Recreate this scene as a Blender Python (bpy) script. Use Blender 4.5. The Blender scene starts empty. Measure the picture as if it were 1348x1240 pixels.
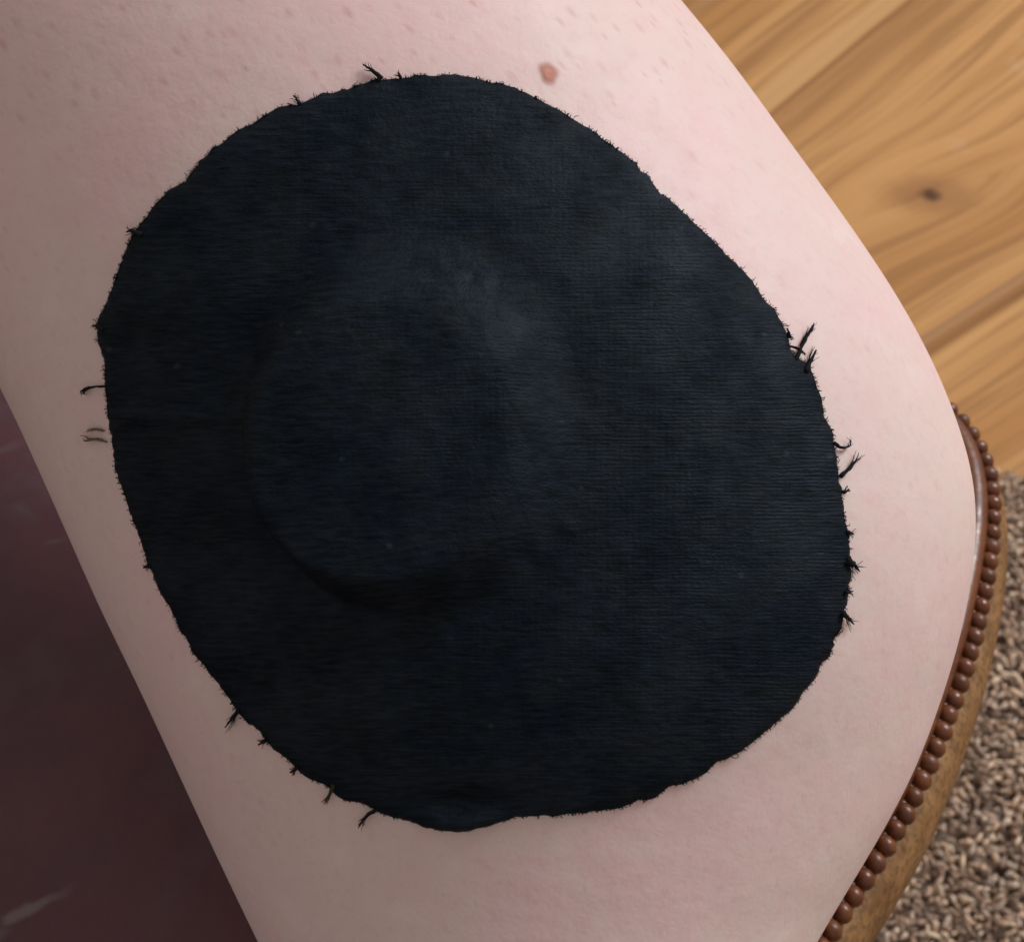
import bpy, bmesh, math, random
import numpy as np
from mathutils import Vector, Matrix
from mathutils.bvhtree import BVHTree

random.seed(7); rng = np.random.default_rng(7)
sc = bpy.context.scene
col = sc.collection

# ------------------------------------------------------------------ camera
F = 2000.0                      # focal length in photograph pixels (1348 wide)
TILT = math.radians(40)         # camera leans 40 degrees from straight down
Z_TABLE = 0.32                  # table top above the floor
CAM_Z = Z_TABLE + 0.31 * math.cos(TILT)
CAM = Vector((0, 0, CAM_Z))
cam = bpy.data.objects.new('camera', bpy.data.cameras.new('camera')); col.objects.link(cam)
cam.location = CAM; cam.rotation_euler = (TILT, 0, 0)
cam.data.sensor_width = 36; cam.data.lens = 36 * F / 1348
cam.data.clip_start = 0.005; cam.data.clip_end = 50
cam.data.dof.use_dof = True; cam.data.dof.focus_distance = 0.190; cam.data.dof.aperture_fstop = 55
sc.camera = cam
RC = Matrix.Rotation(TILT, 3, 'X')

# ------------------------------------------------------------------ light: room daylight, one big soft window above right
world = bpy.data.worlds.new('World'); sc.world = world; world.use_nodes = True
bg = world.node_tree.nodes['Background']
bg.inputs['Color'].default_value = (1.0, 0.94, 0.90, 1); bg.inputs['Strength'].default_value = 0.385

def area(name, loc, target, size, power, colr):
    l = bpy.data.lights.new(name, 'AREA'); l.shape = 'RECTANGLE'; l.size, l.size_y = size
    l.energy = power; l.color = colr
    o = bpy.data.objects.new(name, l); col.objects.link(o); o.location = loc
    o.rotation_euler = (Vector(target) - Vector(loc)).to_track_quat('-Z', 'Y').to_euler()
    return o
area('window_light', (1.42, 0.98, 1.82), (0, 0.2, 0.4), (0.8, 0.8), 45, (0.96, 0.98, 1.0))

vs = sc.view_settings
sc.display_settings.display_device = 'sRGB'
vs.view_transform = 'Standard'; vs.look = 'None'; vs.gamma = 1; vs.exposure = 0
vs.use_curve_mapping = False

# ------------------------------------------------------------------ helpers
def ray(px, py):
    return RC @ Vector(((px - 674) / F, -(py - 620) / F, -1.0))      # unit depth
def at_depth(px, py, z):
    return CAM + ray(px, py) * z
def on_plane(px, py, h):
    d = ray(px, py); return CAM + d * ((h - CAM.z) / d.z)

def link(name, me, mat, parent=None, smooth=True, kind=None):
    o = bpy.data.objects.new(name, me); col.objects.link(o)
    if mat: me.materials.append(mat)
    if smooth: me.polygons.foreach_set('use_smooth', [True] * len(me.polygons))
    if parent: o.parent = parent
    if kind: o['kind'] = kind
    return o
def mesh_from(verts, faces, off=(0, 0, 0)):
    me = bpy.data.meshes.new('m')
    off = Vector(off)
    me.from_pydata([tuple(Vector(v) - off) for v in verts], [], faces); me.update()
    return me
def empty(name, loc, label, cat, group=None):
    o = bpy.data.objects.new(name, None); col.objects.link(o); o.location = loc
    o.empty_display_size = 0.02
    tag(o, label, cat, group); return o
def tag(o, label, cat, group=None):
    o['label'] = label; o['category'] = cat
    if group: o['group'] = group

class NT:
    def __init__(s, name):
        s.m = bpy.data.materials.new(name); s.m.use_nodes = True
        s.t = s.m.node_tree; s.b = s.t.nodes['Principled BSDF']
    def n(s, typ, **kw):
        nd = s.t.nodes.new(typ)
        for k, v in kw.items():
            if k.startswith('_'): setattr(nd, k[1:], v)
            else: s.set(nd.inputs[k.replace('__', ' ')], v)
        return nd
    def set(s, sock, v):
        if isinstance(v, bpy.types.NodeSocket): s.t.links.new(v, sock)
        elif hasattr(v, 'outputs'): s.t.links.new(v.outputs[0], sock)
        else: sock.default_value = v
    def math(s, op, a, b=0.0, c=0.0, clamp=False):
        nd = s.t.nodes.new('ShaderNodeMath'); nd.operation = op; nd.use_clamp = clamp
        for i, v in enumerate((a, b, c)): s.set(nd.inputs[i], v)
        return nd.outputs[0]
    def ss(s, v, a, b, lo=0.0, hi=1.0):
        nd = s.t.nodes.new('ShaderNodeMapRange'); nd.interpolation_type = 'SMOOTHSTEP'
        for i, x in enumerate((v, a, b, lo, hi)): s.set(nd.inputs[i], x)
        return nd.outputs[0]
    def mix(s, fac, a, b, mode='MIX'):
        nd = s.t.nodes.new('ShaderNodeMix'); nd.data_type = 'RGBA'; nd.blend_type = mode
        s.set(nd.inputs[0], fac)
        for i, v in ((6, a), (7, b)):
            s.set(nd.inputs[i], (*v, 1) if isinstance(v, tuple) and len(v) == 3 else v)
        return nd.outputs[2]
    def pos(s): return s.n('ShaderNodeNewGeometry').outputs['Position']
    def mapping(s, v, scale=(1, 1, 1), rot=(0, 0, 0), loc=(0, 0, 0)):
        nd = s.n('ShaderNodeMapping'); s.set(nd.inputs['Vector'], v)
        nd.inputs['Scale'].default_value = scale; nd.inputs['Rotation'].default_value = rot
        nd.inputs['Location'].default_value = loc
        return nd.outputs[0]
    def noise(s, v, scale, detail=3, rough=0.5, dist=0.0):
        nd = s.n('ShaderNodeTexNoise'); s.set(nd.inputs['Vector'], v)
        nd.inputs['Scale'].default_value = scale; nd.inputs['Detail'].default_value = detail
        nd.inputs['Roughness'].default_value = rough; nd.inputs['Distortion'].default_value = dist
        return nd.outputs['Fac']
    def bump(s, h, strength, dist, normal=None):
        nd = s.n('ShaderNodeBump'); s.set(nd.inputs['Height'], h)
        nd.inputs['Strength'].default_value = strength; nd.inputs['Distance'].default_value = dist
        if normal is not None: s.set(nd.inputs['Normal'], normal)
        return nd.outputs[0]
    def out(s, **kw):
        for k, v in kw.items():
            sock = s.b.inputs[k.replace('__', ' ')]
            if isinstance(v, tuple) and len(v) == 3 and k in ('Base__Color', 'Sheen__Tint', 'Specular__Tint'): v = (*v, 1)
            s.set(sock, v)
        return s.m
    def attr(s, name):
        nd = s.n('ShaderNodeAttribute'); nd.attribute_name = name; return nd

# ------------------------------------------------------------------ materials
def skin_material():
    t = NT('skin'); p = t.pos(); along = t.attr('along').outputs['Fac']
    big = t.noise(p, 38, 4, 0.6); mid = t.noise(p, 210, 4, 0.65)
    c = t.mix(t.ss(big, 0.35, 0.68), (0.69, 0.545, 0.50), (0.73, 0.515, 0.505))
    c = t.mix(t.math('MULTIPLY', t.ss(mid, 0.48, 0.75), 0.40), c, (0.70, 0.46, 0.445))
    c = t.mix(t.math('MULTIPLY', t.ss(t.noise(p, 120, 3), 0.52, 0.75), 0.35), c, (0.74, 0.635, 0.59))
    c = t.mix(t.math('MULTIPLY', t.ss(t.noise(p, 640, 3, 0.6), 0.5, 0.72), 0.30), c, (0.66, 0.42, 0.41))
    c = t.mix(t.math('MULTIPLY', t.ss(along, 0.45, 0.0), 0.30), c, (0.74, 0.46, 0.455))
    # little red follicle marks, dense towards the shoulder, sparse further down
    vo = t.n('ShaderNodeTexVoronoi', _feature='F1', _voronoi_dimensions='2D'); t.set(vo.inputs['Vector'], t.mapping(t.attr('skin_uv').outputs['Vector'], (1.05, 0.9, 1), (0, 0, 0.4)))
    vo.inputs['Scale'].default_value = 350
    rnd = t.n('ShaderNodeSeparateColor'); t.set(rnd.inputs[0], vo.outputs['Color'])
    up = t.ss(along, 0.34, 0.04)
    thr = t.math('MULTIPLY_ADD', up, 0.74, 0.14)
    on = t.math('LESS_THAN', rnd.outputs[0], thr)
    rad = t.math('MULTIPLY_ADD', rnd.outputs[1], 0.20, 0.16)
    spot = t.math('MULTIPLY', t.ss(t.math('DIVIDE', vo.outputs['Distance'], rad), 1.0, 0.0), on)
    amp = t.math('MULTIPLY_ADD', up, 0.26, 0.17)
    c = t.mix(t.math('MULTIPLY', spot, t.math('MULTIPLY', amp, t.ss(rnd.outputs[2], 0.0, 1.0, 0.35, 1.0))), c, (0.50, 0.23, 0.22))
    # cross-hatched skin relief
    v2 = t.n('ShaderNodeTexVoronoi', _feature='DISTANCE_TO_EDGE'); t.set(v2.inputs['Vector'], t.mapping(p, (1, 1, 1)))
    v2.inputs['Scale'].default_value = 900
    h = t.math('ADD', t.math('MULTIPLY', t.ss(v2.outputs['Distance'], 0, 0.3), 0.10), t.math('MULTIPLY', t.noise(p, 480, 4, 0.6), 1.0))
    h = t.math('ADD', h, t.math('MULTIPLY', spot, 0.06))
    nrm = t.bump(h, 0.16, 0.0005)
    nrm = t.bump(t.noise(p, 70, 3, 0.5), 0.10, 0.004, nrm)
    return t.out(Base__Color=c, Roughness=t.ss(mid, 0.2, 0.8, 0.50, 0.62), Specular__IOR__Level=0.34, Normal=nrm,
                 Subsurface__Weight=0.35, Subsurface__Radius=(1.0, 0.42, 0.26), Subsurface__Scale=0.0022)
def mole_material():
    t = NT('mole_skin'); p = t.pos()
    c = t.mix(t.ss(t.noise(p, 900, 3), 0.35, 0.65), (0.54, 0.235, 0.165), (0.46, 0.175, 0.12))
    e = t.attr('edge').outputs['Fac']
    al = t.ss(e, 1.0, 0.15)
    return t.out(Base__Color=c, Roughness=0.6, Specular__IOR__Level=0.25, Alpha=al)
def fabric_material():
    t = NT('black_knit'); uv = t.n('ShaderNodeUVMap').outputs[0]
    sx = t.n('ShaderNodeSeparateXYZ'); t.set(sx.inputs[0], uv)
    u, v = sx.outputs[0], sx.outputs[1]
    warp = t.noise(t.mapping(uv, (12, 60, 1)), 1.0, 3, 0.6)
    streak = t.noise(t.mapping(uv, (38, 230, 1)), 1.0, 4, 0.65)
    ph = t.math('MULTIPLY_ADD', warp, 14.0, t.math('MULTIPLY', v, 2 * math.pi / 0.0052))
    rib = t.math('SINE', ph)
    wal = t.math('SINE', t.math('MULTIPLY_ADD', streak, 7.0, t.math('MULTIPLY', u, 2 * math.pi / 0.0085)))
    fine = t.noise(t.mapping(uv, (170, 420, 1)), 1.0, 2, 0.6)
    vis = t.ss(t.math('MULTIPLY_ADD', u, 0.35, t.noise(uv, 6.5, 3)), 0.55, 0.95, 0.06, 0.8)
    h = t.math('MULTIPLY', t.math('MULTIPLY_ADD', wal, 0.25, t.math('MULTIPLY', rib, t.ss(streak, 0.35, 0.65, 0.15, 1.3))), vis)
    h = t.math('MULTIPLY_ADD', fine, 3.0, h)
    h = t.math('MULTIPLY_ADD', streak, 2.4, h)
    nrm = t.bump(h, 0.42, 0.00009)
    nrm = t.bump(t.noise(uv, 26, 4, 0.6), 0.20, 0.0016, nrm)
    big = t.noise(uv, 7, 4, 0.6)
    c = t.mix(t.ss(big, 0.3, 0.7), (0.0044, 0.0072, 0.0125), (0.0085, 0.0118, 0.0168))
    c = t.mix(t.math('MULTIPLY', t.ss(t.noise(uv, 15, 3), 0.5, 0.7), 0.5), c, (0.0085, 0.0100, 0.0105))
    c = t.mix(t.ss(streak, 0.30, 0.5, 0.6, 0.0), c, (0.0015, 0.002, 0.003))
    st2 = t.noise(t.mapping(uv, (30, 185, 1), (0, 0, 0.03)), 1.0, 3, 0.6)
    c = t.mix(1.0, c, t.n('ShaderNodeCombineColor', Red=t.ss(st2, 0.3, 0.7, 0.65, 1.45), Green=t.ss(st2, 0.3, 0.7, 0.65, 1.42), Blue=t.ss(st2, 0.3, 0.7, 0.55, 1.5)).outputs[0], 'MULTIPLY')
    lint = t.n('ShaderNodeTexVoronoi', _feature='F1'); t.set(lint.inputs['Vector'], t.mapping(uv, (1, 1.25, 1)))
    lint.inputs['Scale'].default_value = 34
    lc = t.n('ShaderNodeSeparateColor'); t.set(lc.inputs[0], lint.outputs['Color'])
    lm = t.math('MULTIPLY', t.ss(t.math('ADD', lint.outputs['Distance'], t.math('MULTIPLY', fine, 0.25)), 0.33, 0.20),
                t.math('LESS_THAN', lc.outputs[0], 0.07))
    c = t.mix(t.math('MULTIPLY', lm, 0.55), c, (0.03, 0.037, 0.036))
    return t.out(Base__Color=c, Roughness=t.ss(big, 0.3, 0.7, 0.56, 0.66), Specular__IOR__Level=t.ss(t.noise(uv, 11, 4, 0.65), 0.3, 0.7, 0.05, 0.15), Specular__Tint=(0.72, 0.88, 1.0), Normal=nrm, Sheen__Weight=0.0,
                 Sheen__Roughness=0.45, Sheen__Tint=(0.75, 0.88, 1.0))
def plain(name, c, r=0.8, spec=0.25, var=0.3, scale=900):
    t = NT(name); p = t.pos(); n = t.noise(p, scale, 3)
    cc = t.mix(n, tuple(x * (1 - var) for x in c), tuple(x * (1 + var) for x in c))
    return t.out(Base__Color=cc, Roughness=r, Specular__IOR__Level=spec, Normal=t.bump(n, 0.2, 0.0004))
def leather_material():
    t = NT('burgundy_leather'); p = t.pos()
    a = t.noise(p, 16, 5, 0.62, 0.4); b = t.noise(p, 55, 5, 0.65)
    c = t.mix(t.ss(a, 0.33, 0.68), (0.072, 0.032, 0.040), (0.112, 0.040, 0.050))
    c = t.mix(t.math('MULTIPLY', t.ss(b, 0.5, 0.75), 0.5), c, (0.115, 0.075, 0.082))
    # pale colour streaks, one long one near the corner of the sitter's side
    def pale_streak(c, p0, p1, w, colr, amt):
        A = Vector(on_plane(*p0, Z_TABLE)); B = Vector(on_plane(*p1, Z_TABLE)); L = (B - A).length
        ang = math.atan2((B - A).y, (B - A).x)
        q = t.n('ShaderNodeVectorMath', _operation='SUBTRACT'); t.set(q.inputs[0], p); q.inputs[1].default_value = A
        r = t.n('ShaderNodeVectorRotate', _rotation_type='Z_AXIS'); t.set(r.inputs['Vector'], q.outputs[0]); r.inputs['Angle'].default_value = -ang
        s = t.n('ShaderNodeSeparateXYZ'); t.set(s.inputs[0], r.outputs[0])
        wig = t.math('MULTIPLY_ADD', t.noise(p, 170, 3), w * 3.0, s.outputs[1])
        wig = t.math('ABSOLUTE', t.math('SUBTRACT', wig, w * 1.5))
        m = t.math('MULTIPLY', t.ss(wig, w, w * 0.2), t.math('MULTIPLY', t.ss(s.outputs[0], -0.002, 0.0), t.ss(s.outputs[0], L, L * 0.2)))
        return t.mix(t.math('MULTIPLY', m, amt), c, colr)
    c = pale_streak(c, (10, 1204), (112, 1156), 0.0016, (0.20, 0.15, 0.155), 0.8)
    c = pale_streak(c, (0, 1222), (-80, 1290), 0.0020, (0.15, 0.11, 0.115), 0.5)
    c = pale_streak(c, (66, 712), (96, 704), 0.0008, (0.15, 0.11, 0.12), 0.35)
    c = pale_streak(c, (0, 594), (40, 575), 0.0016, (0.13, 0.09, 0.10), 0.5)
    c = pale_streak(c, (20, 668), (60, 690), 0.0012, (0.12, 0.09, 0.10), 0.3)
    v = t.n('ShaderNodeTexVoronoi', _feature='DISTANCE_TO_EDGE'); t.set(v.inputs['Vector'], p); v.inputs['Scale'].default_value = 700
    h = t.math('ADD', t.ss(v.outputs['Distance'], 0, 0.14), t.math('MULTIPLY', b, 1.2))
    nrm = t.bump(h, 0.10, 0.0003); nrm = t.bump(a, 0.2, 0.006, nrm)
    return t.out(Base__Color=c, Roughness=t.ss(b, 0.3, 0.7, 0.5, 0.7), Specular__IOR__Level=0.4, Normal=nrm)
def varnish_material(name, c0, c1, rough, sc_=1.0, spec=0.5):
    t = NT(name); p = t.pos()
    a = t.noise(p, 75 * sc_, 4, 0.6); b = t.noise(p, 330 * sc_, 4, 0.6)
    c = t.mix(t.ss(a, 0.3, 0.7), c0, c1)
    c = t.mix(t.math('MULTIPLY', t.ss(b, 0.42, 0.7), 0.7), c, tuple(x * 0.45 for x in c0))
    r = t.n('ShaderNodeObjectInfo').outputs['Random']
    c = t.mix(t.math('MULTIPLY', r, 0.35), c, tuple(x * 0.5 for x in c0))
    return t.out(Base__Color=c, Roughness=t.ss(b, 0.3, 0.7, rough, rough + 0.2), Specular__IOR__Level=spec, Normal=t.bump(b, 0.25, 0.0005))
def tuft_material():
    t = NT('rug_pile'); c = t.attr('tuft').outputs['Color']; p = t.pos()
    n = t.noise(t.mapping(p, (1, 1, 1)), 900, 3, 0.6)
    c = t.mix(t.ss(n, 0.3, 0.7, 0.0, 0.4), c, (0.10, 0.07, 0.055))
    return t.out(Base__Color=c, Roughness=0.95, Specular__IOR__Level=0.1, Normal=t.bump(n, 0.5, 0.001))

PLANK_ANG = math.radians(37.5)
def floor_material(darken=0.0):
    t = NT('pine_boards' if not darken else 'darker_board_edge'); p = t.pos()
    q = t.mapping(p, (1, 1, 1), (0, 0, -PLANK_ANG))          # x runs along the boards
    rnd = t.n('ShaderNodeObjectInfo').outputs['Random']
    off = t.n('ShaderNodeCombineXYZ'); t.set(off.inputs[0], t.math('MULTIPLY', rnd, 7.0)); t.set(off.inputs[2], t.math('MULTIPLY', rnd, 3.0))
    qq = t.n('ShaderNodeVectorMath', _operation='ADD'); t.set(qq.inputs[0], q); t.set(qq.inputs[1], off.outputs[0])
    # knot: bends the grain round it
    K = on_plane(1224, 257, 0.0)
    kd = t.n('ShaderNodeVectorMath', _operation='SUBTRACT'); t.set(kd.inputs[0], p); kd.inputs[1].default_value = K
    kr = t.mapping(kd.outputs[0], (0.62, 1.0, 1.0), (0, 0, -PLANK_ANG))
    kl = t.n('ShaderNodeVectorMath', _operation='LENGTH'); t.set(kl.inputs[0], kr)
    kdist = t.math('ADD', kl.outputs['Value'], t.math('MULTIPLY', t.math('SUBTRACT', t.noise(p, 120, 3), 0.5), 0.008))
    ks = t.n('ShaderNodeSeparateXYZ'); t.set(ks.inputs[0], kr)
    push = t.math('MULTIPLY', t.ss(kl.outputs['Value'], 0.07, 0.0), t.math('MULTIPLY', t.math('SIGN', ks.outputs[1]), -0.013))
    pu = t.n('ShaderNodeCombineXYZ'); t.set(pu.inputs[1], push)
    g = t.n('ShaderNodeVectorMath', _operation='ADD'); t.set(g.inputs[0], qq.outputs[0]); t.set(g.inputs[1], pu.outputs[0])
    g = g.outputs[0]
    gs = t.n('ShaderNodeSeparateXYZ'); t.set(gs.inputs[0], g)
    qs = t.n('ShaderNodeSeparateXYZ'); t.set(qs.inputs[0], q)
    ex = Vector((math.cos(PLANK_ANG), math.sin(PLANK_ANG))); nx = Vector((-math.sin(PLANK_ANG), math.cos(PLANK_ANG)))
    PA = on_plane(1050, 120, 0.0).xy; PB = on_plane(1284, 425, 0.0).xy
    swing = t.math('MULTIPLY', t.ss(qs.outputs[1], nx.dot(PB) + 0.03, nx.dot(PB) + 0.2), t.math('MULTIPLY', t.math('SUBTRACT', qs.outputs[0], ex.dot(PA)), 0.20))
    yy = t.math('SUBTRACT', qs.outputs[1], swing)
    ys_ = t.math('SUBTRACT', gs.outputs[1], swing)
    gc = t.n('ShaderNodeCombineXYZ'); t.set(gc.inputs[0], gs.outputs[0]); t.set(gc.inputs[1], ys_); t.set(gc.inputs[2], gs.outputs[2])
    g = gc.outputs[0]
    lat = t.math('SUBTRACT', t.math('MULTIPLY_ADD', t.noise(t.mapping(g, (4, 8, 1)), 1.0, 2), 0.012, yy), nx.dot(PA) + 0.006)
    grain = t.noise(t.mapping(g, (1.1, 22, 3)), 1.0, 4, 0.55, 0.35)
    fine = t.noise(t.mapping(g, (5, 170, 8)), 1.0, 4, 0.6)
    blot = t.noise(t.mapping(g, (3.5, 9, 1)), 1.0, 3, 0.5)
    c = t.mix(t.ss(grain, 0.34, 0.66), (0.41, 0.188, 0.060), (0.55, 0.288, 0.108))
    c = t.mix(t.math('MULTIPLY', t.ss(fine, 0.42, 0.66), 0.7), c, (0.26, 0.115, 0.038))
    c = t.mix(t.math('MULTIPLY', t.ss(blot, 0.5, 0.72), 0.40), c, (0.40, 0.185, 0.07))
    c = t.mix(t.math('MULTIPLY', t.math('MULTIPLY', t.ss(lat, 0.0, 0.006), t.ss(lat, 0.026, 0.010)), 0.6), c, (0.56, 0.33, 0.15))
    c = t.mix(t.math('MULTIPLY', t.ss(t.math('ABSOLUTE', t.math('ADD', lat, 0.001)), 0.0028, 0.0005), 0.75), c, (0.19, 0.075, 0.028))
    c = t.mix(t.math('MULTIPLY', t.math('MULTIPLY', t.ss(lat, -0.05, -0.001), t.ss(lat, 0.002, -0.002)), 0.5), c, (0.27, 0.115, 0.042))
    c = t.mix(t.math('MULTIPLY', t.ss(t.math('ABSOLUTE', t.math('SUBTRACT', lat, 0.042)), 0.012, 0.001), 0.55), c, (0.25, 0.105, 0.038))
    c = t.mix(t.math('MULTIPLY', rnd, 0.18), c, (0.44, 0.235, 0.096))
    c = t.mix(t.ss(kdist, 0.024, 0.006, 0, 0.55), c, (0.25, 0.11, 0.045))
    c = t.mix(t.ss(kdist, 0.0065, 0.002, 0, 0.85), c, (0.055, 0.022, 0.012))
    scr = t.n('ShaderNodeTexVoronoi', _feature='F1'); t.set(scr.inputs['Vector'], t.mapping(p, (1, 1, 1))); scr.inputs['Scale'].default_value = 16
    sc1 = t.n('ShaderNodeSeparateColor'); t.set(sc1.inputs[0], scr.outputs['Color'])
    sm = t.math('MULTIPLY', t.ss(t.math('ADD', scr.outputs['Distance'], t.math('MULTIPLY', t.noise(p, 260, 3), 0.35)), 0.34, 0.22), t.math('LESS_THAN', sc1.outputs[0], 0.22))
    c = t.mix(t.math('MULTIPLY', sm, 0.15), c, (0.62, 0.46, 0.33))
    if darken: c = t.mix(darken, c, (0.13, 0.055, 0.022))  # board edge blended towards a darker brown
    nrm = t.bump(fine, 0.15, 0.001)
    return t.out(Base__Color=c, Roughness=t.ss(blot, 0.3, 0.7, 0.58, 0.7), Specular__IOR__Level=0.2, Normal=nrm)

M_SKIN = skin_material(); M_MOLE = mole_material(); M_FAB = fabric_material()
M_THREAD = plain('black_thread', (0.009, 0.010, 0.012), 0.9, 0.15)
M_OLIVE = plain('olive_thread', (0.035, 0.034, 0.016), 0.9, 0.15)
M_BROWN = plain('glue_grey_thread', (0.16, 0.115, 0.085), 0.8, 0.2)
M_LEATHER = leather_material()
M_BEAD = varnish_material('dark_varnished_wood', (0.125, 0.035, 0.013), (0.195, 0.062, 0.022), 0.25, 1.0, 0.45)
M_APRON = varnish_material('tan_wood', (0.17, 0.080, 0.027), (0.29, 0.150, 0.058), 0.55, 2.0, 0.3)
M_LEG = varnish_material('leg_wood', (0.12, 0.045, 0.02), (0.18, 0.07, 0.03), 0.4)
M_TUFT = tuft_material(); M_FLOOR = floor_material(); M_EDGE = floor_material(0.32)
M_BACKING = plain('rug_backing', (0.20, 0.15, 0.115), 0.95, 0.1)
M_SUB = plain('sub_floor', (0.05, 0.03, 0.018), 0.9, 0.1)

# ------------------------------------------------------------------ floor of pine boards
def prism(profile, L):
    """profile (y,z) extruded along x from -L/2 to L/2"""
    n = len(profile); v = []
    for x in (-L / 2, L / 2): v += [(x, y, z) for y, z in profile]
    fcs = [(i, (i + 1) % n, (i + 1) % n + n, i + n) for i in range(n)] + [tuple(range(n))[::-1], tuple(range(n, 2 * n))]
    return v, fcs
vv = [(-4, -4, -0.024), (4, -4, -0.024), (4, 4, -0.024), (-4, 4, -0.024)]
floor = link('floor', mesh_from(vv, [(0, 1, 2, 3)]), M_SUB, smooth=False, kind='structure')
S1 = on_plane(1284, 425, 0.0); S2 = on_plane(1050, 120, 0.0)
nv = Vector((-math.sin(PLANK_ANG), math.cos(PLANK_ANG)))
o1 = nv.dot(S1.xy); o2 = nv.dot(S2.xy); PW = 0.30
g = 0.0007; bw = 0.010
prof = [(g, -0.020), (PW - g, -0.020), (PW - g, -0.0012), (PW - g - 0.0016, 0.0), (g + bw, 0.0), (g + bw * 0.55, -0.0016), (g, -0.0062)]
v, f = prism(prof, 2.6)
board_me = mesh_from(v, f)
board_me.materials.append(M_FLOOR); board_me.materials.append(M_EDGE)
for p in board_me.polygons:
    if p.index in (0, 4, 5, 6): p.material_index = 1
ev = Vector((math.cos(PLANK_ANG), math.sin(PLANK_ANG)))
for k in range(-8, 8):
    for j, sx in enumerate((-1, 1)):
        o = bpy.data.objects.new('plank', board_me); col.objects.link(o); o.parent = floor
        shift = ((k * 0.37) % 1.0) * 0.9 + (0.55 if True else 0)
        c = nv * (o1 + k * PW) + ev * (shift + (sx - 1) * 1.301)
        o.location = (c.x, c.y, 0.0); o.rotation_euler = (0, 0, PLANK_ANG)

# ------------------------------------------------------------------ rug: backing + pile
RUG_Y1 = on_plane(1335, 617, 0.012).y
rx0, rx1, ry0, ry1 = -0.42, 0.62, -0.40, RUG_Y1
rug = empty('rug', ((rx0 + rx1) / 2, (ry0 + ry1) / 2, 0.0), 'shaggy brown and grey flecked rug lying on the pine floor boards', 'rug')
off = rug.location
bm = bmesh.new()
b = bmesh.ops.create_cube(bm, size=1)
bmesh.ops.scale(bm, vec=(rx1 - rx0, ry1 - ry0, 0.005), verts=bm.verts)
bmesh.ops.translate(bm, vec=(0, 0, 0.0028), verts=bm.verts)
bmesh.ops.bevel(bm, geom=[e for e in bm.edges if abs(e.verts[0].co.z - e.verts[1].co.z) > 0.004], offset=0.02, segments=4, affect='EDGES')
me = bpy.data.meshes.new('m'); bm.to_mesh(me); bm.free()
link('backing', me, M_BACKING, rug, smooth=False)
bm = bmesh.new(); bmesh.ops.create_icosphere(bm, subdivisions=1, radius=1.0)
ico_v = np.array([v.co[:] for v in bm.verts]); ico_f = np.array([[v.index for v in f.verts] for f in bm.faces]); bm.free()
sp = 0.0026
gx, gy = np.meshgrid(np.arange(rx0 + 0.004, rx1 - 0.002, sp), np.arange(ry0 + 0.004, ry1 - 0.001, sp))
P = np.stack([gx.ravel(), gy.ravel()], 1); P += rng.normal(0, 0.0010, P.shape)
P = P[((P[:, 1] > 0.0) & (P[:, 0] > -0.05)) | (rng.random(len(P)) < 0.15)]
N = len(P)
az = rng.random(N) * 2 * np.pi; el = rng.normal(0.45, 0.4, N)
d = np.stack([np.cos(az) * np.cos(el), np.sin(az) * np.cos(el), np.sin(el)], 1)
a1 = np.cross(d, np.array([0.13, 0.31, 1.0])); a1 /= np.linalg.norm(a1, axis=1)[:, None]; a2 = np.cross(d, a1)
ln = rng.uniform(0.0018, 0.0038, N); wd = rng.uniform(0.0008, 0.0015, N)
ctr = np.concatenate([P - np.array(off[:2]), (0.0065 + rng.normal(0.0025, 0.0022, N))[:, None]], 1)
jit = 1 + rng.normal(0, 0.16, (N, 12, 1))
V = (d[:, None, :] * (ico_v[None, :, 2:3] * ln[:, None, None]) + a1[:, None, :] * (ico_v[None, :, 0:1] * wd[:, None, None]) + a2[:, None, :] * (ico_v[None, :, 1:2] * wd[:, None, None])) * jit + ctr[:, None, :]
V[:, :, 2] = np.maximum(V[:, :, 2], 0.0015)
Fc = (ico_f[None] + (np.arange(N) * 12)[:, None, None]).reshape(-1, 3)
me = bpy.data.meshes.new('pile')
me.vertices.add(N * 12); me.vertices.foreach_set('co', V.ravel())
me.loops.add(len(Fc) * 3); me.loops.foreach_set('vertex_index', Fc.ravel())
me.polygons.add(len(Fc)); me.polygons.foreach_set('loop_start', np.arange(0, len(Fc) * 3, 3)); me.polygons.foreach_set('loop_total', np.full(len(Fc), 3))
me.update()
pal = np.array([(0.40, 0.285, 0.205), (0.32, 0.22, 0.155), (0.26, 0.175, 0.12), (0.34, 0.26, 0.20), (0.20, 0.135, 0.10), (0.27, 0.205, 0.16), (0.43, 0.325, 0.235)])
clump = np.sin(P[:, 0] * 210 + 3 * np.sin(P[:, 1] * 150)) + np.sin(P[:, 1] * 260 + 2 * np.sin(P[:, 0] * 190))
ci = np.where(clump + rng.normal(0, 1.0, N) < -1.2, 4, rng.integers(0, 7, N))
cc = np.concatenate([pal[ci] * 2.1 * rng.uniform(0.8, 1.15, (N, 1)), np.ones((N, 1))], 1)
at = me.color_attributes.new('tuft', 'FLOAT_COLOR', 'POINT'); at.data.foreach_set('color', np.repeat(cc, 12, 0).ravel().astype(np.float32))
link('pile', me, M_TUFT, rug, kind='stuff')

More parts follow.
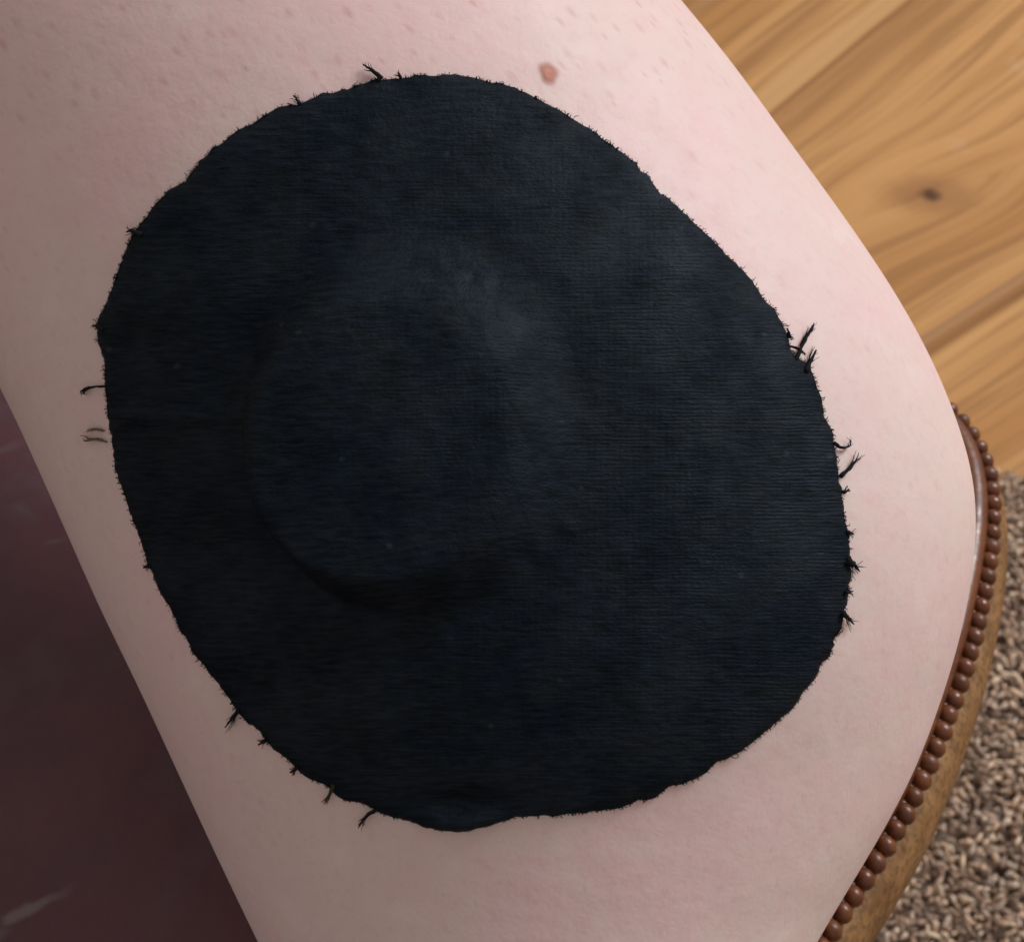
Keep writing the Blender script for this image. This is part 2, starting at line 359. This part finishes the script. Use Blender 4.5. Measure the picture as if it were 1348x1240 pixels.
# ------------------------------------------------------------------ table with beaded rim
def catmull_closed(pts, n):
    pts = [Vector(p) for p in pts]; out = []
    for i in range(len(pts)):
        p0, p1, p2, p3 = (pts[(i + k) % len(pts)] for k in (-1, 0, 1, 2))
        # centripetal
        t0 = 0; t1 = t0 + max((p1 - p0).length, 1e-6) ** .5; t2 = t1 + max((p2 - p1).length, 1e-6) ** .5; t3 = t2 + max((p3 - p2).length, 1e-6) ** .5
        for k in range(n):
            t = t1 + (t2 - t1) * k / n
            A1 = p0 * ((t1 - t) / (t1 - t0)) + p1 * ((t - t0) / (t1 - t0)); A2 = p1 * ((t2 - t) / (t2 - t1)) + p2 * ((t - t1) / (t2 - t1)); A3 = p2 * ((t3 - t) / (t3 - t2)) + p3 * ((t - t2) / (t3 - t2))
            B1 = A1 * ((t2 - t) / (t2 - t0)) + A2 * ((t - t0) / (t2 - t0)); B2 = A2 * ((t3 - t) / (t3 - t1)) + A3 * ((t - t1) / (t3 - t1))
            out.append(B1 * ((t2 - t) / (t2 - t1)) + B2 * ((t - t1) / (t2 - t1)))
    return out
bead_px = [(1090, 1222), (1137, 1151), (1166, 1104), (1195, 1056), (1214, 1013), (1234, 966), (1265, 881), (1279, 835), (1289, 790), (1298, 740), (1303, 690), (1301, 640), (1291, 600), (1272, 566), (1240, 536)]
vis = [on_plane(x, y, Z_TABLE - 0.0030).xy for x, y in bead_px]
# counter-clockwise outline: front right edge, far corner, back, left, front
rest = [(0.060, 0.243), (0.010, 0.262), (-0.10, 0.272), (-0.22, 0.262), (-0.285, 0.21), (-0.30, 0.10), (-0.29, -0.04), (-0.24, -0.10), (-0.15, -0.11), (-0.075, -0.075), (-0.02, -0.008), (0.022, 0.055)]
outl = catmull_closed([Vector((p[0], p[1])) for p in vis] + [Vector(p) for p in rest], 16)
def resample(pts, n):
    P = np.array([p[:] for p in pts] + [pts[0][:]]); s = np.concatenate([[0], np.cumsum(np.linalg.norm(np.diff(P, axis=0), axis=1))])
    q = np.linspace(0, s[-1], n, endpoint=False); return np.stack([np.interp(q, s, P[:, 0]), np.interp(q, s, P[:, 1])], 1), s[-1]
ring, per = resample(outl, 720)
def smooth_ring(R, k=4):
    for _ in range(k): R = (np.roll(R, 1, 0) + 2 * R + np.roll(R, -1, 0)) / 4
    return R
ring = smooth_ring(ring, 6)
tan = np.roll(ring, -1, 0) - np.roll(ring, 1, 0); tan /= np.linalg.norm(tan, axis=1)[:, None]
nrm2 = np.stack([tan[:, 1], -tan[:, 0]], 1)            # outward
table = empty('side_table', (-0.08, 0.10, 0.012), 'low side table with burgundy leather top and dark beaded wooden rim', 'table')
tl = Vector(table.location)
def sweep(profile, closed_profile=False):
    v = []; fcs = []; m = len(profile); n = len(ring)
    for i in range(n):
        for o_, z in profile: v.append((*(ring[i] + nrm2[i] * o_), Z_TABLE + z))
    for i in range(n):
        for k in range(m if closed_profile else m - 1):
            a = i * m + k; b_ = i * m + (k + 1) % m; j = (i + 1) % n
            fcs.append((a, j * m + k, j * m + (k + 1) % m, b_)[::-1])
    return v, fcs
# leather panel: inset polygon filled with rings shrinking to the middle so it can sag and pucker
cen = np.array([-0.11, 0.10]); inner = ring - nrm2 * 0.0062
v = []; fcs = []; K = 40; n = len(ring)
for r in range(K):
    s = 1 - (r / K) ** 1.0
    for i in range(n):
        p = cen + (inner[i] - cen) * s
        z = -0.0006 + 0.0005 * math.sin(p[0] * 95 + 2 * math.sin(p[1] * 60)) * (1 if r > 1 else 0)
        v.append((p[0], p[1], Z_TABLE + z))
v.append((*cen, Z_TABLE))
for r in range(K - 1):
    for i in range(n):
        j = (i + 1) % n; fcs.append((r * n + i, r * n + j, (r + 1) * n + j, (r + 1) * n + i))
for i in range(n): fcs.append(((K - 1) * n + i, (K - 1) * n + (i + 1) % n, K * n))
link('leather_top', mesh_from(v, fcs, tl), M_LEATHER, table)
arc = [(-0.0064 + 0.0029 * (1 - math.cos(a)), -0.0020 + 0.0027 * math.sin(a)) for a in np.linspace(0, math.pi * 0.9, 10)]
prof = [(-0.0064, -0.010)] + arc + [(-0.0012, -0.0020), (-0.0014, -0.0026), (-0.0004, -0.0024), (0.0005, -0.0028), (0.0008, -0.0036), (0.0005, -0.0046), (-0.0002, -0.0052), (-0.0010, -0.0054), (-0.0004, -0.0062), (-0.0004, -0.010)]
v, fcs = sweep(prof, True)
rim = link('rim', mesh_from(v, fcs, tl), M_BEAD, table)
ap = [(-0.0010, -0.0060), (0.0008, -0.0053), (0.0024, -0.0056), (0.0042, -0.0074), (0.0056, -0.0110), (0.0062, -0.0160), (0.0060, -0.0215), (0.0048, -0.0275), (0.0026, -0.0320), (-0.0010, -0.0345), (-0.013, -0.0345), (-0.013, -0.0060)]
v, fcs = sweep(ap, True)
link('apron_moulding', mesh_from(v, fcs, tl), M_APRON, table)
# underside board
v = [(*(ring[i] - nrm2[i] * 0.0125), Z_TABLE + z) for z in (-0.006, -0.0315) for i in range(0, n, 6)]
m = n // 6
fcs = [tuple(range(m)), tuple(range(m, 2 * m))[::-1]] + [(i, m + i, m + (i + 1) % m, (i + 1) % m) for i in range(m)]
link('board', mesh_from(v, fcs, tl), M_LEG, table, smooth=False)
for lx, ly in ((-0.02, 0.17), (-0.22, 0.19), (-0.23, -0.03), (-0.10, -0.02)):
    pr = [(0.016, Z_TABLE - 0.0318), (0.016, Z_TABLE - 0.05), (0.011, Z_TABLE - 0.056), (0.015, Z_TABLE - 0.07), (0.013, 0.12), (0.009, 0.05), (0.012, 0.04), (0.010, 0.0125)]
    v = []; fcs = []
    for r, z in pr: v += [(lx + r * math.cos(a), ly + r * math.sin(a), z) for a in np.linspace(0, 2 * math.pi, 16, endpoint=False)]
    for k in range(len(pr) - 1):
        fcs += [(k * 16 + i, (k + 1) * 16 + i, (k + 1) * 16 + (i + 1) % 16, k * 16 + (i + 1) % 16) for i in range(16)]
    fcs += [tuple(range(16))[::-1][::-1], tuple(range((len(pr) - 1) * 16, len(pr) * 16))[::-1]]
    link('leg', mesh_from(v, fcs, tl), M_LEG, table)
# beads: one carved bead per 3.75 mm, 300 as single pieces, the rest of the run joined
nb = int(round(per / 0.00375)); seglen = per / len(ring)
bm = bmesh.new(); bmesh.ops.create_icosphere(bm, subdivisions=2, radius=1.0)
bead_v = np.array([v.co[:] for v in bm.verts]); bead_f = [[v.index for v in f.verts] for f in bm.faces]; bm.free()
bead_me = mesh_from([tuple(x) for x in bead_v * 0.00196], bead_f); bead_me.materials.append(M_BEAD)
bead_me.polygons.foreach_set('use_smooth', [True] * len(bead_me.polygons))
rv = []; rf = []; idx0 = int(len(ring) * 0.0)
order = []
S = np.linspace(0, len(ring), nb, endpoint=False)
focus = np.array([0.08, 0.16])
bc = []
for s in S:
    i = int(s) % len(ring); fr = s - int(s); j = (i + 1) % len(ring)
    p = ring[i] * (1 - fr) + ring[j] * fr; bc.append((p + nrm2[i] * 0.0004, math.atan2(tan[i][1], tan[i][0])))
rank = np.argsort([np.linalg.norm(p - focus) for p, a in bc])
single = set(rank[:300].tolist())
for k, (p, a) in enumerate(bc):
    jz = random.uniform(-0.00015, 0.00015); sc3 = (random.uniform(0.94, 1.02), random.uniform(1.02, 1.14), random.uniform(1.04, 1.16))
    if k in single:
        o = bpy.data.objects.new('bead', bead_me); col.objects.link(o); o.parent = rim
        o.location = Vector((p[0], p[1], Z_TABLE - 0.0030 + jz)) - tl; o.rotation_euler = (0, 0, a); o.scale = sc3
    else:
        b0 = len(rv); ca, sa = math.cos(a), math.sin(a)
        for x, y, z in bead_v * 0.00196: rv.append((p[0] + x * ca - y * sa, p[1] + x * sa + y * ca, Z_TABLE - 0.0030 + z))
        rf += [[q + b0 for q in f_] for f_ in bead_f]
if rv: link('bead_run', mesh_from(rv, rf, tl), M_BEAD, rim, kind='stuff')

# ------------------------------------------------------------------ the arm
LP = np.array([(-1010, -1700), (-760, -1090), (-590, -700), (-400, -290), (-255, 0), (-120, 280), (18, 545), (78, 679), (128, 792), (179, 893), (233, 1007), (287, 1121), (346, 1240), (400, 1350), (470, 1500), (560, 1750)], float)
RP = np.array([(-230, -1800), (100, -1000), (330, -690), (600, -330), (890, 0), (970, 95), (1050, 205), (1120, 300), (1180, 388), (1225, 468), (1252, 530), (1276, 600), (1285, 655), (1282, 726), (1271, 792), (1252, 862), (1230, 927), (1201, 1001), (1162, 1072), (1117, 1145), (1062, 1235), (1010, 1330), (950, 1470), (900, 1700)], float)
def curve(P, y): return np.interp(y, P[:, 1], P[:, 0])
ys = np.arange(-1500, 1660, 12.0)
off_ = np.interp(ys, [-1500, 0, 620, 1240, 1660], [150, 150, 130, 105, 60])
def smooth1(a, k):
    for _ in range(k): a = np.concatenate([[a[0]], (a[:-2] + 2 * a[1:-1] + a[2:]) / 4, [a[-1]]])
    return a
Rx = smooth1(curve(RP, ys), 14); Lx = smooth1(curve(LP, ys + off_), 14)
Zc = smooth1(np.interp(ys, [-1500, -800, -300, 0, 400, 665, 985, 1180, 1400, 1660], [.300, .260, .238, .229, .222, .2185, .2165, .2135, .205, .188]), 30)
Bh = smooth1(np.interp(ys, [-1500, -300, 400, 800, 1180, 1660], [.047, .047, .045, .042, .031, .028]), 30)
SEG = 120; v = []; fcs = []; alongv = []; suv = []
nR = len(ys)
def section(i, shrink=1.0, shift=0.0, zc=None):
    L = np.array((Lx[i], ys[i] + off_[i])); R = np.array((Rx[i], ys[i])); mid = (L + R) / 2; e = R - L; w = np.linalg.norm(e) / 2; e /= 2 * w
    z = Zc[i] + shift; b_ = Bh[i]; a = w / F * math.sqrt(z * z - b_ * b_)
    c = np.array(((mid[0] - 674) / F * z, -(mid[1] - 620) / F * z, -z)); ex = np.array((e[0], -e[1], 0.0))
    pts = []
    for k in range(SEG):
        th = 2 * math.pi * k / SEG
        ct, st = math.cos(th), math.sin(th)
        p = c + ex * (a * ct * shrink); p[2] += b_ * st * shrink
        pts.append(CAM + RC @ Vector(p))
    return pts
rings = []
for i in range(nR):
    rings.append((section(i), (ys[i] + off_[i] / 2) / 1240))
def cap(i_end, i_in):
    """rounded end past ring i_end"""
    base = [Vector(p) for p in rings[i_end][0]]; c0 = sum(base, Vector()) / SEG
    cin = sum((Vector(p) for p in rings[i_in][0]), Vector()) / SEG
    dirv = (c0 - cin).normalized(); out = []
    for q in (0.3, 0.6, 0.9, 1.15, 1.35, 1.5):
        out.append(([c0 + (p - c0) * math.cos(q) + dirv * 0.035 * math.sin(q) for p in base], rings[i_end][1]))
    return out
def ring_uv(pts, al):
    k0 = int(SEG * 0.75); u = [0.0] * SEG; acc = 0.0
    for k in range(1, SEG):
        i = (k0 + k) % SEG; acc += (pts[i] - pts[(k0 + k - 1) % SEG]).length; u[i] = acc
    mid = u[SEG // 4]
    return [(u[k] - mid, al * 0.125, 0.0) for k in range(SEG)]
full = cap(0, 1)[::-1] + rings + cap(nR - 1, nR - 2)
for pts, al in full:
    v += pts; alongv += [al] * SEG; suv += ring_uv(pts, al)
for r in range(len(full) - 1):
    for k in range(SEG):
        fcs.append((r * SEG + k, r * SEG + (k + 1) % SEG, (r + 1) * SEG + (k + 1) % SEG, (r + 1) * SEG + k))
fcs += [tuple(range(SEG))[::-1], tuple(range((len(full) - 1) * SEG, len(full) * SEG))]
# the table presses the underside flat where the arm rests on it
v = [Vector((p.x, p.y, max(p.z, Z_TABLE + 0.0004))) if (p.xy - Vector((0, 0.09))).length < 0.2 else p for p in v]
body_loc = Vector((0.0, 0.10, Z_TABLE))
person = mesh_from(v, fcs, body_loc)
at = person.attributes.new('along', 'FLOAT', 'POINT'); at.data.foreach_set('value', np.array(alongv, dtype=np.float32))
at = person.attributes.new('skin_uv', 'FLOAT_VECTOR', 'POINT'); at.data.foreach_set('vector', np.array(suv, dtype=np.float32).ravel())
bmx = bmesh.new(); bmx.from_mesh(person); bmesh.ops.recalc_face_normals(bmx, faces=bmx.faces); bmx.to_mesh(person); bmx.free()
arm = link('person', person, M_SKIN); arm.location = body_loc
tag(arm, 'bare pale pink arm leaning on the burgundy leather table top', 'person')
bvh = BVHTree.FromPolygons([tuple(p) for p in v], fcs)
def skin(px, py, h=0.0):
    d = ray(px, py).normalized(); loc, nor, _, _ = bvh.ray_cast(CAM, d)
    if nor.dot(d) > 0: nor = -nor
    return loc + nor * h, nor
mm = 0.18 / F            # metres per photograph pixel on the skin facing the camera

# mole
mv = []; mf = []; me_edge = []
cx, cy = 722, 97; ra, rb, rot = 15.5, 20.5, math.radians(-28)
NR, NA = 7, 28
for r in range(NR + 1):
    for a in range(NA):
        q = r / NR; th = 2 * math.pi * a / NA; wob = 1 + 0.08 * math.sin(3 * th + 1) + 0.05 * math.sin(5 * th)
        x, y = ra * q * wob * math.cos(th), rb * q * wob * math.sin(th)
        p, _ = skin(cx + x * math.cos(rot) - y * math.sin(rot), cy + x * math.sin(rot) + y * math.cos(rot), 0.00009 * (1 - q ** 2) + (0.00003 if r < NR else -0.0001))
        mv.append(p); me_edge.append(q)
for r in range(NR):
    for a in range(NA):
        mf.append((r * NA + a, (r + 1) * NA + a, (r + 1) * NA + (a + 1) % NA, r * NA + (a + 1) % NA))
mm_ = mesh_from(mv, mf, body_loc)
if mm_.polygons[NA * 3].normal.dot(CAM - mv[0]) < 0: mm_.flip_normals()
at = mm_.attributes.new('edge', 'FLOAT', 'POINT'); at.data.foreach_set('value', np.array(me_edge, dtype=np.float32))
mo = link('mole', mm_, M_MOLE, arm); mo['label'] = 'small brown mole on the upper arm'

# ------------------------------------------------------------------ the black fabric patch
outline = [(520, 103), (560, 102), (600, 103), (640, 108), (682, 120), (720, 138), (760, 160), (800, 188), (838, 222), (868, 254), (905, 286), (940, 319), (970, 350), (1000, 385), (1020, 412), (1033, 440), (1042, 468), (1062, 482), (1073, 510), (1084, 545), (1093, 580), (1102, 620), (1108, 660), (1113, 700), (1118, 740), (1116, 780), (1107, 815), (1094, 850), (1075, 885), (1050, 918), (1020, 950), (985, 981), (950, 1001), (918, 1022), (882, 1033), (862, 1047), (828, 1058), (780, 1066), (720, 1073), (672, 1076), (640, 1086), (600, 1091), (560, 1083), (520, 1073), (480, 1060), (445, 1044), (410, 1022), (375, 995), (345, 966), (310, 930), (280, 891), (250, 846), (223, 800), (200, 748), (182, 700), (165, 650), (152, 600), (144, 550), (138, 500), (134, 460), (132, 428), (142, 402), (150, 370), (164, 335), (182, 300), (210, 266), (242, 235), (272, 206), (300, 183), (340, 159), (390, 137), (440, 122), (480, 111)]
NA = 480
oc, _ = resample([Vector(p) for p in catmull_closed([Vector(p) for p in outline], 10)], NA)
C0 = np.array((628.0, 596.0))
jag = smooth_ring(rng.normal(0, 2.6, (NA, 1)), 3)[:, 0] + rng.normal(0, 0.75, NA)
nrm_o = oc - C0; nrm_o /= np.linalg.norm(nrm_o, axis=1)[:, None]
oc = oc + nrm_o * jag[:, None]
def sst(x, a, b):
    t = min(max((x - a) / (b - a), 0), 1); return t * t * (3 - 2 * t)
def patch_h(x, y):
    """height of the cloth above the skin in pixels at the skin"""
    dx, dy = x - 512, y - 585
    ang = math.atan2(-dy, dx)
    r = math.hypot(dx / 0.93, dy / 1.06)
    # cloth tents away gently towards the upper right, drops steeply lower left
    lean = 0.5 + 0.5 * math.cos(ang - math.radians(35))
    r_in = 166; r_out = 196 + 100 * lean
    h = (62 - 0.085 * dx + 0.06 * dy) * (1 - sst(r, r_in - 8, r_out))
    # low crease running in from the left edge
    h += 5.0 * math.exp(-((y - 549 - 0.02 * (x - 240)) / 9.0) ** 2) * sst(x, 140, 180) * (1 - sst(x, 300, 360))
    # small puckers by the sensor edge and along the rim
    for px, py, s, a in ((622, 372, 9, -5), (655, 380, 8, -4), (690, 420, 10, -5), (700, 395, 9, 4), (690, 735, 16, -8), (745, 690, 12, 6), (640, 790, 22, -5), (770, 560, 14, 5), (880, 270, 10, 6), (545, 850, 8, 5), (590, 845, 7, 5), (725, 150, 10, 4), (500, 350, 14, -3), (430, 300, 16, 3)):
        h += 0.5 * a * math.exp(-((x - px) ** 2 + (y - py) ** 2) / (s * s))
    # lifted lip at the lower edge
    h += 15 * math.exp(-((y - 1078) / 16.0) ** 2) * math.exp(-((x - 605) / 48.0) ** 2)
    h -= 8 * math.exp(-((y - 1052) / 12.0) ** 2) * math.exp(-((x - 605) / 60.0) ** 2)
    h += 0.9 * math.sin(x * 0.031 + 2 * math.sin(y * 0.017)) + 0.8 * math.sin(y * 0.043 + x * 0.012)
    return h
NRg = 110; v = []; fcs = []; uvs = []
p0, n0 = skin(*C0)
TH = 8.0
for r in range(NRg + 1):
    q = 0.012 + (1 - 0.012) * r / NRg
    for a in range(NA):
        x, y = C0 + (oc[a] - C0) * q
        edge = np.linalg.norm(oc[a] - C0) * (1 - q)
        h = (patch_h(x, y) + TH) * mm
        h -= 3.0 * mm * math.exp(-(edge / 9.0) ** 2)
        if r == NRg: h = max(h * 0.55, 0.0002)
        p, nn = skin(x, y, h); v.append(p); uvs.append((x / 1000, -y / 1000))
# skirt down to the skin
for a in range(NA):
    x, y = C0 + (oc[a] - C0) * 0.9985
    p, nn = skin(x, y, -0.0002); v.append(p); uvs.append((x / 1000, -y / 1000))
for r in range(NRg + 1):
    for a in range(NA):
        b_ = (a + 1) % NA; fcs.append((r * NA + a, (r + 1) * NA + a, (r + 1) * NA + b_, r * NA + b_))
fcs.append(tuple(range(NA)))
patch_loc = p0
patch = empty('fabric_patch', patch_loc, 'oval black knitted adhesive patch with frayed edge stuck on the arm', 'patch')
me = mesh_from(v, fcs, patch_loc)
ul = me.uv_layers.new(name='UVMap')
li = np.zeros(len(me.loops), dtype=np.int32); me.loops.foreach_get('vertex_index', li)
ul.data.foreach_set('uv', np.array(uvs)[li].ravel())
cloth = link('cloth', me, M_FAB, patch)

def tube(pts, radii, sides=5):
    """tapered tube through world points"""
    vv, ff = [], []
    for i, p in enumerate(pts):
        d = (pts[min(i + 1, len(pts) - 1)] - pts[max(i - 1, 0)]).normalized()
        a = d.orthogonal().normalized(); b_ = d.cross(a)
        for k in range(sides):
            th = 2 * math.pi * k / sides; vv.append(p + (a * math.cos(th) + b_ * math.sin(th)) * radii[i])
    n = len(pts)
    for i in range(n - 1):
        for k in range(sides): ff.append((i * sides + k, i * sides + (k + 1) % sides, (i + 1) * sides + (k + 1) % sides, (i + 1) * sides + k))
    ff += [tuple(range(sides))[::-1], tuple(range((n - 1) * sides, n * sides))]
    return vv, ff
# short fuzz all round the cut edge: uncountable, one part
fv, ff = [], []
wild = smooth_ring(rng.random((NA, 1)), 5)[:, 0]
for k in range(1100):
    i = random.randrange(NA)
    base = oc[i] + (oc[(i + 1) % NA] - oc[i]) * random.random(); o = nrm_o[i]; tn = np.array((-o[1], o[0]))
    right = 1.25 if base[0] > 950 else 1.0
    ln = random.uniform(0.8, 3.4) * right * (0.6 + 0.9 * wild[i]) + (random.random() < 0.03) * random.uniform(2, 7)
    dirn = o + tn * random.gauss(0, 1.1); dirn /= np.linalg.norm(dirn)
    b0 = base - o * 3.5; m1 = base + dirn * ln * 0.5; t1 = base + dirn * ln + tn * random.gauss(0, 1.5)
    hh = random.uniform(1.5, 6) * mm
    pts = [skin(*b0, hh)[0], skin(*m1, hh * 0.9)[0], skin(*t1, hh * random.uniform(0.2, 1.3))[0]]
    r0 = random.uniform(0.35, 0.95) * mm
    a, b_ = tube(pts, [r0, r0 * 0.85, r0 * 0.35], 3)
    q = len(fv); fv += a; ff += [tuple(x + q for x in f_) for f_ in b_]
link('frayed_fibres', mesh_from(fv, ff, patch_loc), M_THREAD, patch, kind='stuff')
# loose threads one can pick out
threads = [
    ([(503, 107), (491, 96), (479, 88)], (5, 4, 3), M_THREAD), ([(527, 105), (522, 98)], (4, 2), M_THREAD),
    ([(397, 139), (389, 127)], (5, 2.5), M_THREAD), ([(190, 310), (179, 303), (171, 305)], (7, 5, 2), M_THREAD),
    ([(142, 434), (134, 429), (126, 429)], (7, 5, 2), M_THREAD), ([(141, 508), (130, 508), (120, 510), (113, 515), (113, 519), (117, 519)], (2.5, 2.5, 2.6, 2.6, 2.3, 1.6), M_THREAD),
    ([(143, 581), (131, 578), (120, 579), (111, 577)], (2.2, 2.4, 2.2, 1.4), M_BROWN), ([(140, 566), (128, 563), (118, 564)], (1.8, 1.8, 1.2), M_BROWN),
    ([(319, 931), (312, 943), (303, 955)], (5, 4.2, 2.5), M_THREAD), ([(354, 972), (346, 977)], (5, 3), M_THREAD), ([(396, 1007), (386, 1012)], (5, 3), M_THREAD),
    ([(442, 1030), (436, 1044), (429, 1056)], (4.5, 4, 2), M_OLIVE), ([(500, 1062), (487, 1068), (478, 1078), (473, 1088)], (5, 4.5, 3.5, 1.6), M_THREAD),
    ([(1043, 478), (1051, 461), (1058, 446), (1063, 437), (1067, 431)], (4.5, 4.5, 4.8, 4.5, 2), M_THREAD), ([(1037, 456), (1046, 461), (1054, 470)], (1.6, 3, 3), M_THREAD),
    ([(1056, 492), (1062, 478), (1069, 464)], (7, 5.5, 3.5), M_THREAD), ([(1034, 434), (1036, 447), (1041, 449)], (2, 2.4, 1.2), M_THREAD),
    ([(1095, 583), (1101, 591), (1109, 593), (1115, 590), (1116, 583)], (4, 3, 2.4, 2.6, 1.6), M_THREAD), ([(1102, 628), (1113, 619), (1121, 608), (1127, 596)], (6, 4.5, 2.6, 1.2), M_THREAD),
    ([(1106, 650), (1113, 645)], (4, 1.6), M_THREAD), ([(1110, 700), (1120, 703)], (6, 2), M_THREAD), ([(1110, 738), (1120, 745), (1128, 752)], (11, 7, 2), M_THREAD),
    ([(1104, 806), (1111, 814), (1119, 822)], (8, 5, 1.8), M_THREAD), ([(1108, 780), (1118, 776)], (6, 2), M_THREAD), ([(203, 742), (194, 746)], (5, 2.5), M_THREAD)]
for pts, rad, mat in threads:
    P = np.array(pts, float); T = np.linspace(0, len(P) - 1, 4 * (len(P) - 1) + 1)
    X = np.interp(T, range(len(P)), P[:, 0]); Y = np.interp(T, range(len(P)), P[:, 1]); X = smooth1(X, 3); Y = smooth1(Y, 3)
    X = X + np.cumsum(rng.normal(0, 0.35, len(X))); Y = Y + np.cumsum(rng.normal(0, 0.35, len(Y)))
    Rr = np.interp(T, range(len(P)), rad); Rr = Rr * np.linspace(1.0, 0.55, len(Rr))
    wp = [skin(X[k], Y[k], (2.5 + Rr[k] * 0.6 + 5 * math.sin(k / len(T) * 2.6)) * mm)[0] for k in range(len(T))]
    a, b_ = tube(wp, [r * mm * random.uniform(0.6, 1.0) * 0.78 for r in Rr], 6)
    # unravelled filaments beside the thread
    for q in range(7):
        s0 = random.uniform(0.0, 0.45); s1 = random.uniform(0.75, 1.15); ox = random.gauss(0, 0.8); amp = rad[0] * random.uniform(0.3, 1.5) * random.choice((-1, 1))
        fp = []
        for w in np.linspace(0, 1, 6):
            k = (s0 + (s1 - s0) * w) * (len(T) - 1); kk = min(k, len(T) - 1.001); i = int(kk); fr = kk - i
            dx, dy = X[i + 1] - X[i], Y[i + 1] - Y[i]; dl = math.hypot(dx, dy) + 1e-6
            x = X[i] + dx * (fr + k - kk) - dy / dl * (amp * w * w + ox); y = Y[i] + dy * (fr + k - kk) + dx / dl * (amp * w * w + ox)
            fp.append(skin(x, y, (3 + 6 * w * random.random()) * mm)[0])
        a2_, b2_ = tube(fp, [0.8 * mm, 0.8 * mm, 0.7 * mm, 0.6 * mm, 0.5 * mm, 0.3 * mm], 3)
        q0 = len(a); a = a + a2_; b_ = b_ + [tuple(z + q0 for z in f_) for f_ in b2_]
    link('loose_thread', mesh_from(a, b_, patch_loc), mat, patch)
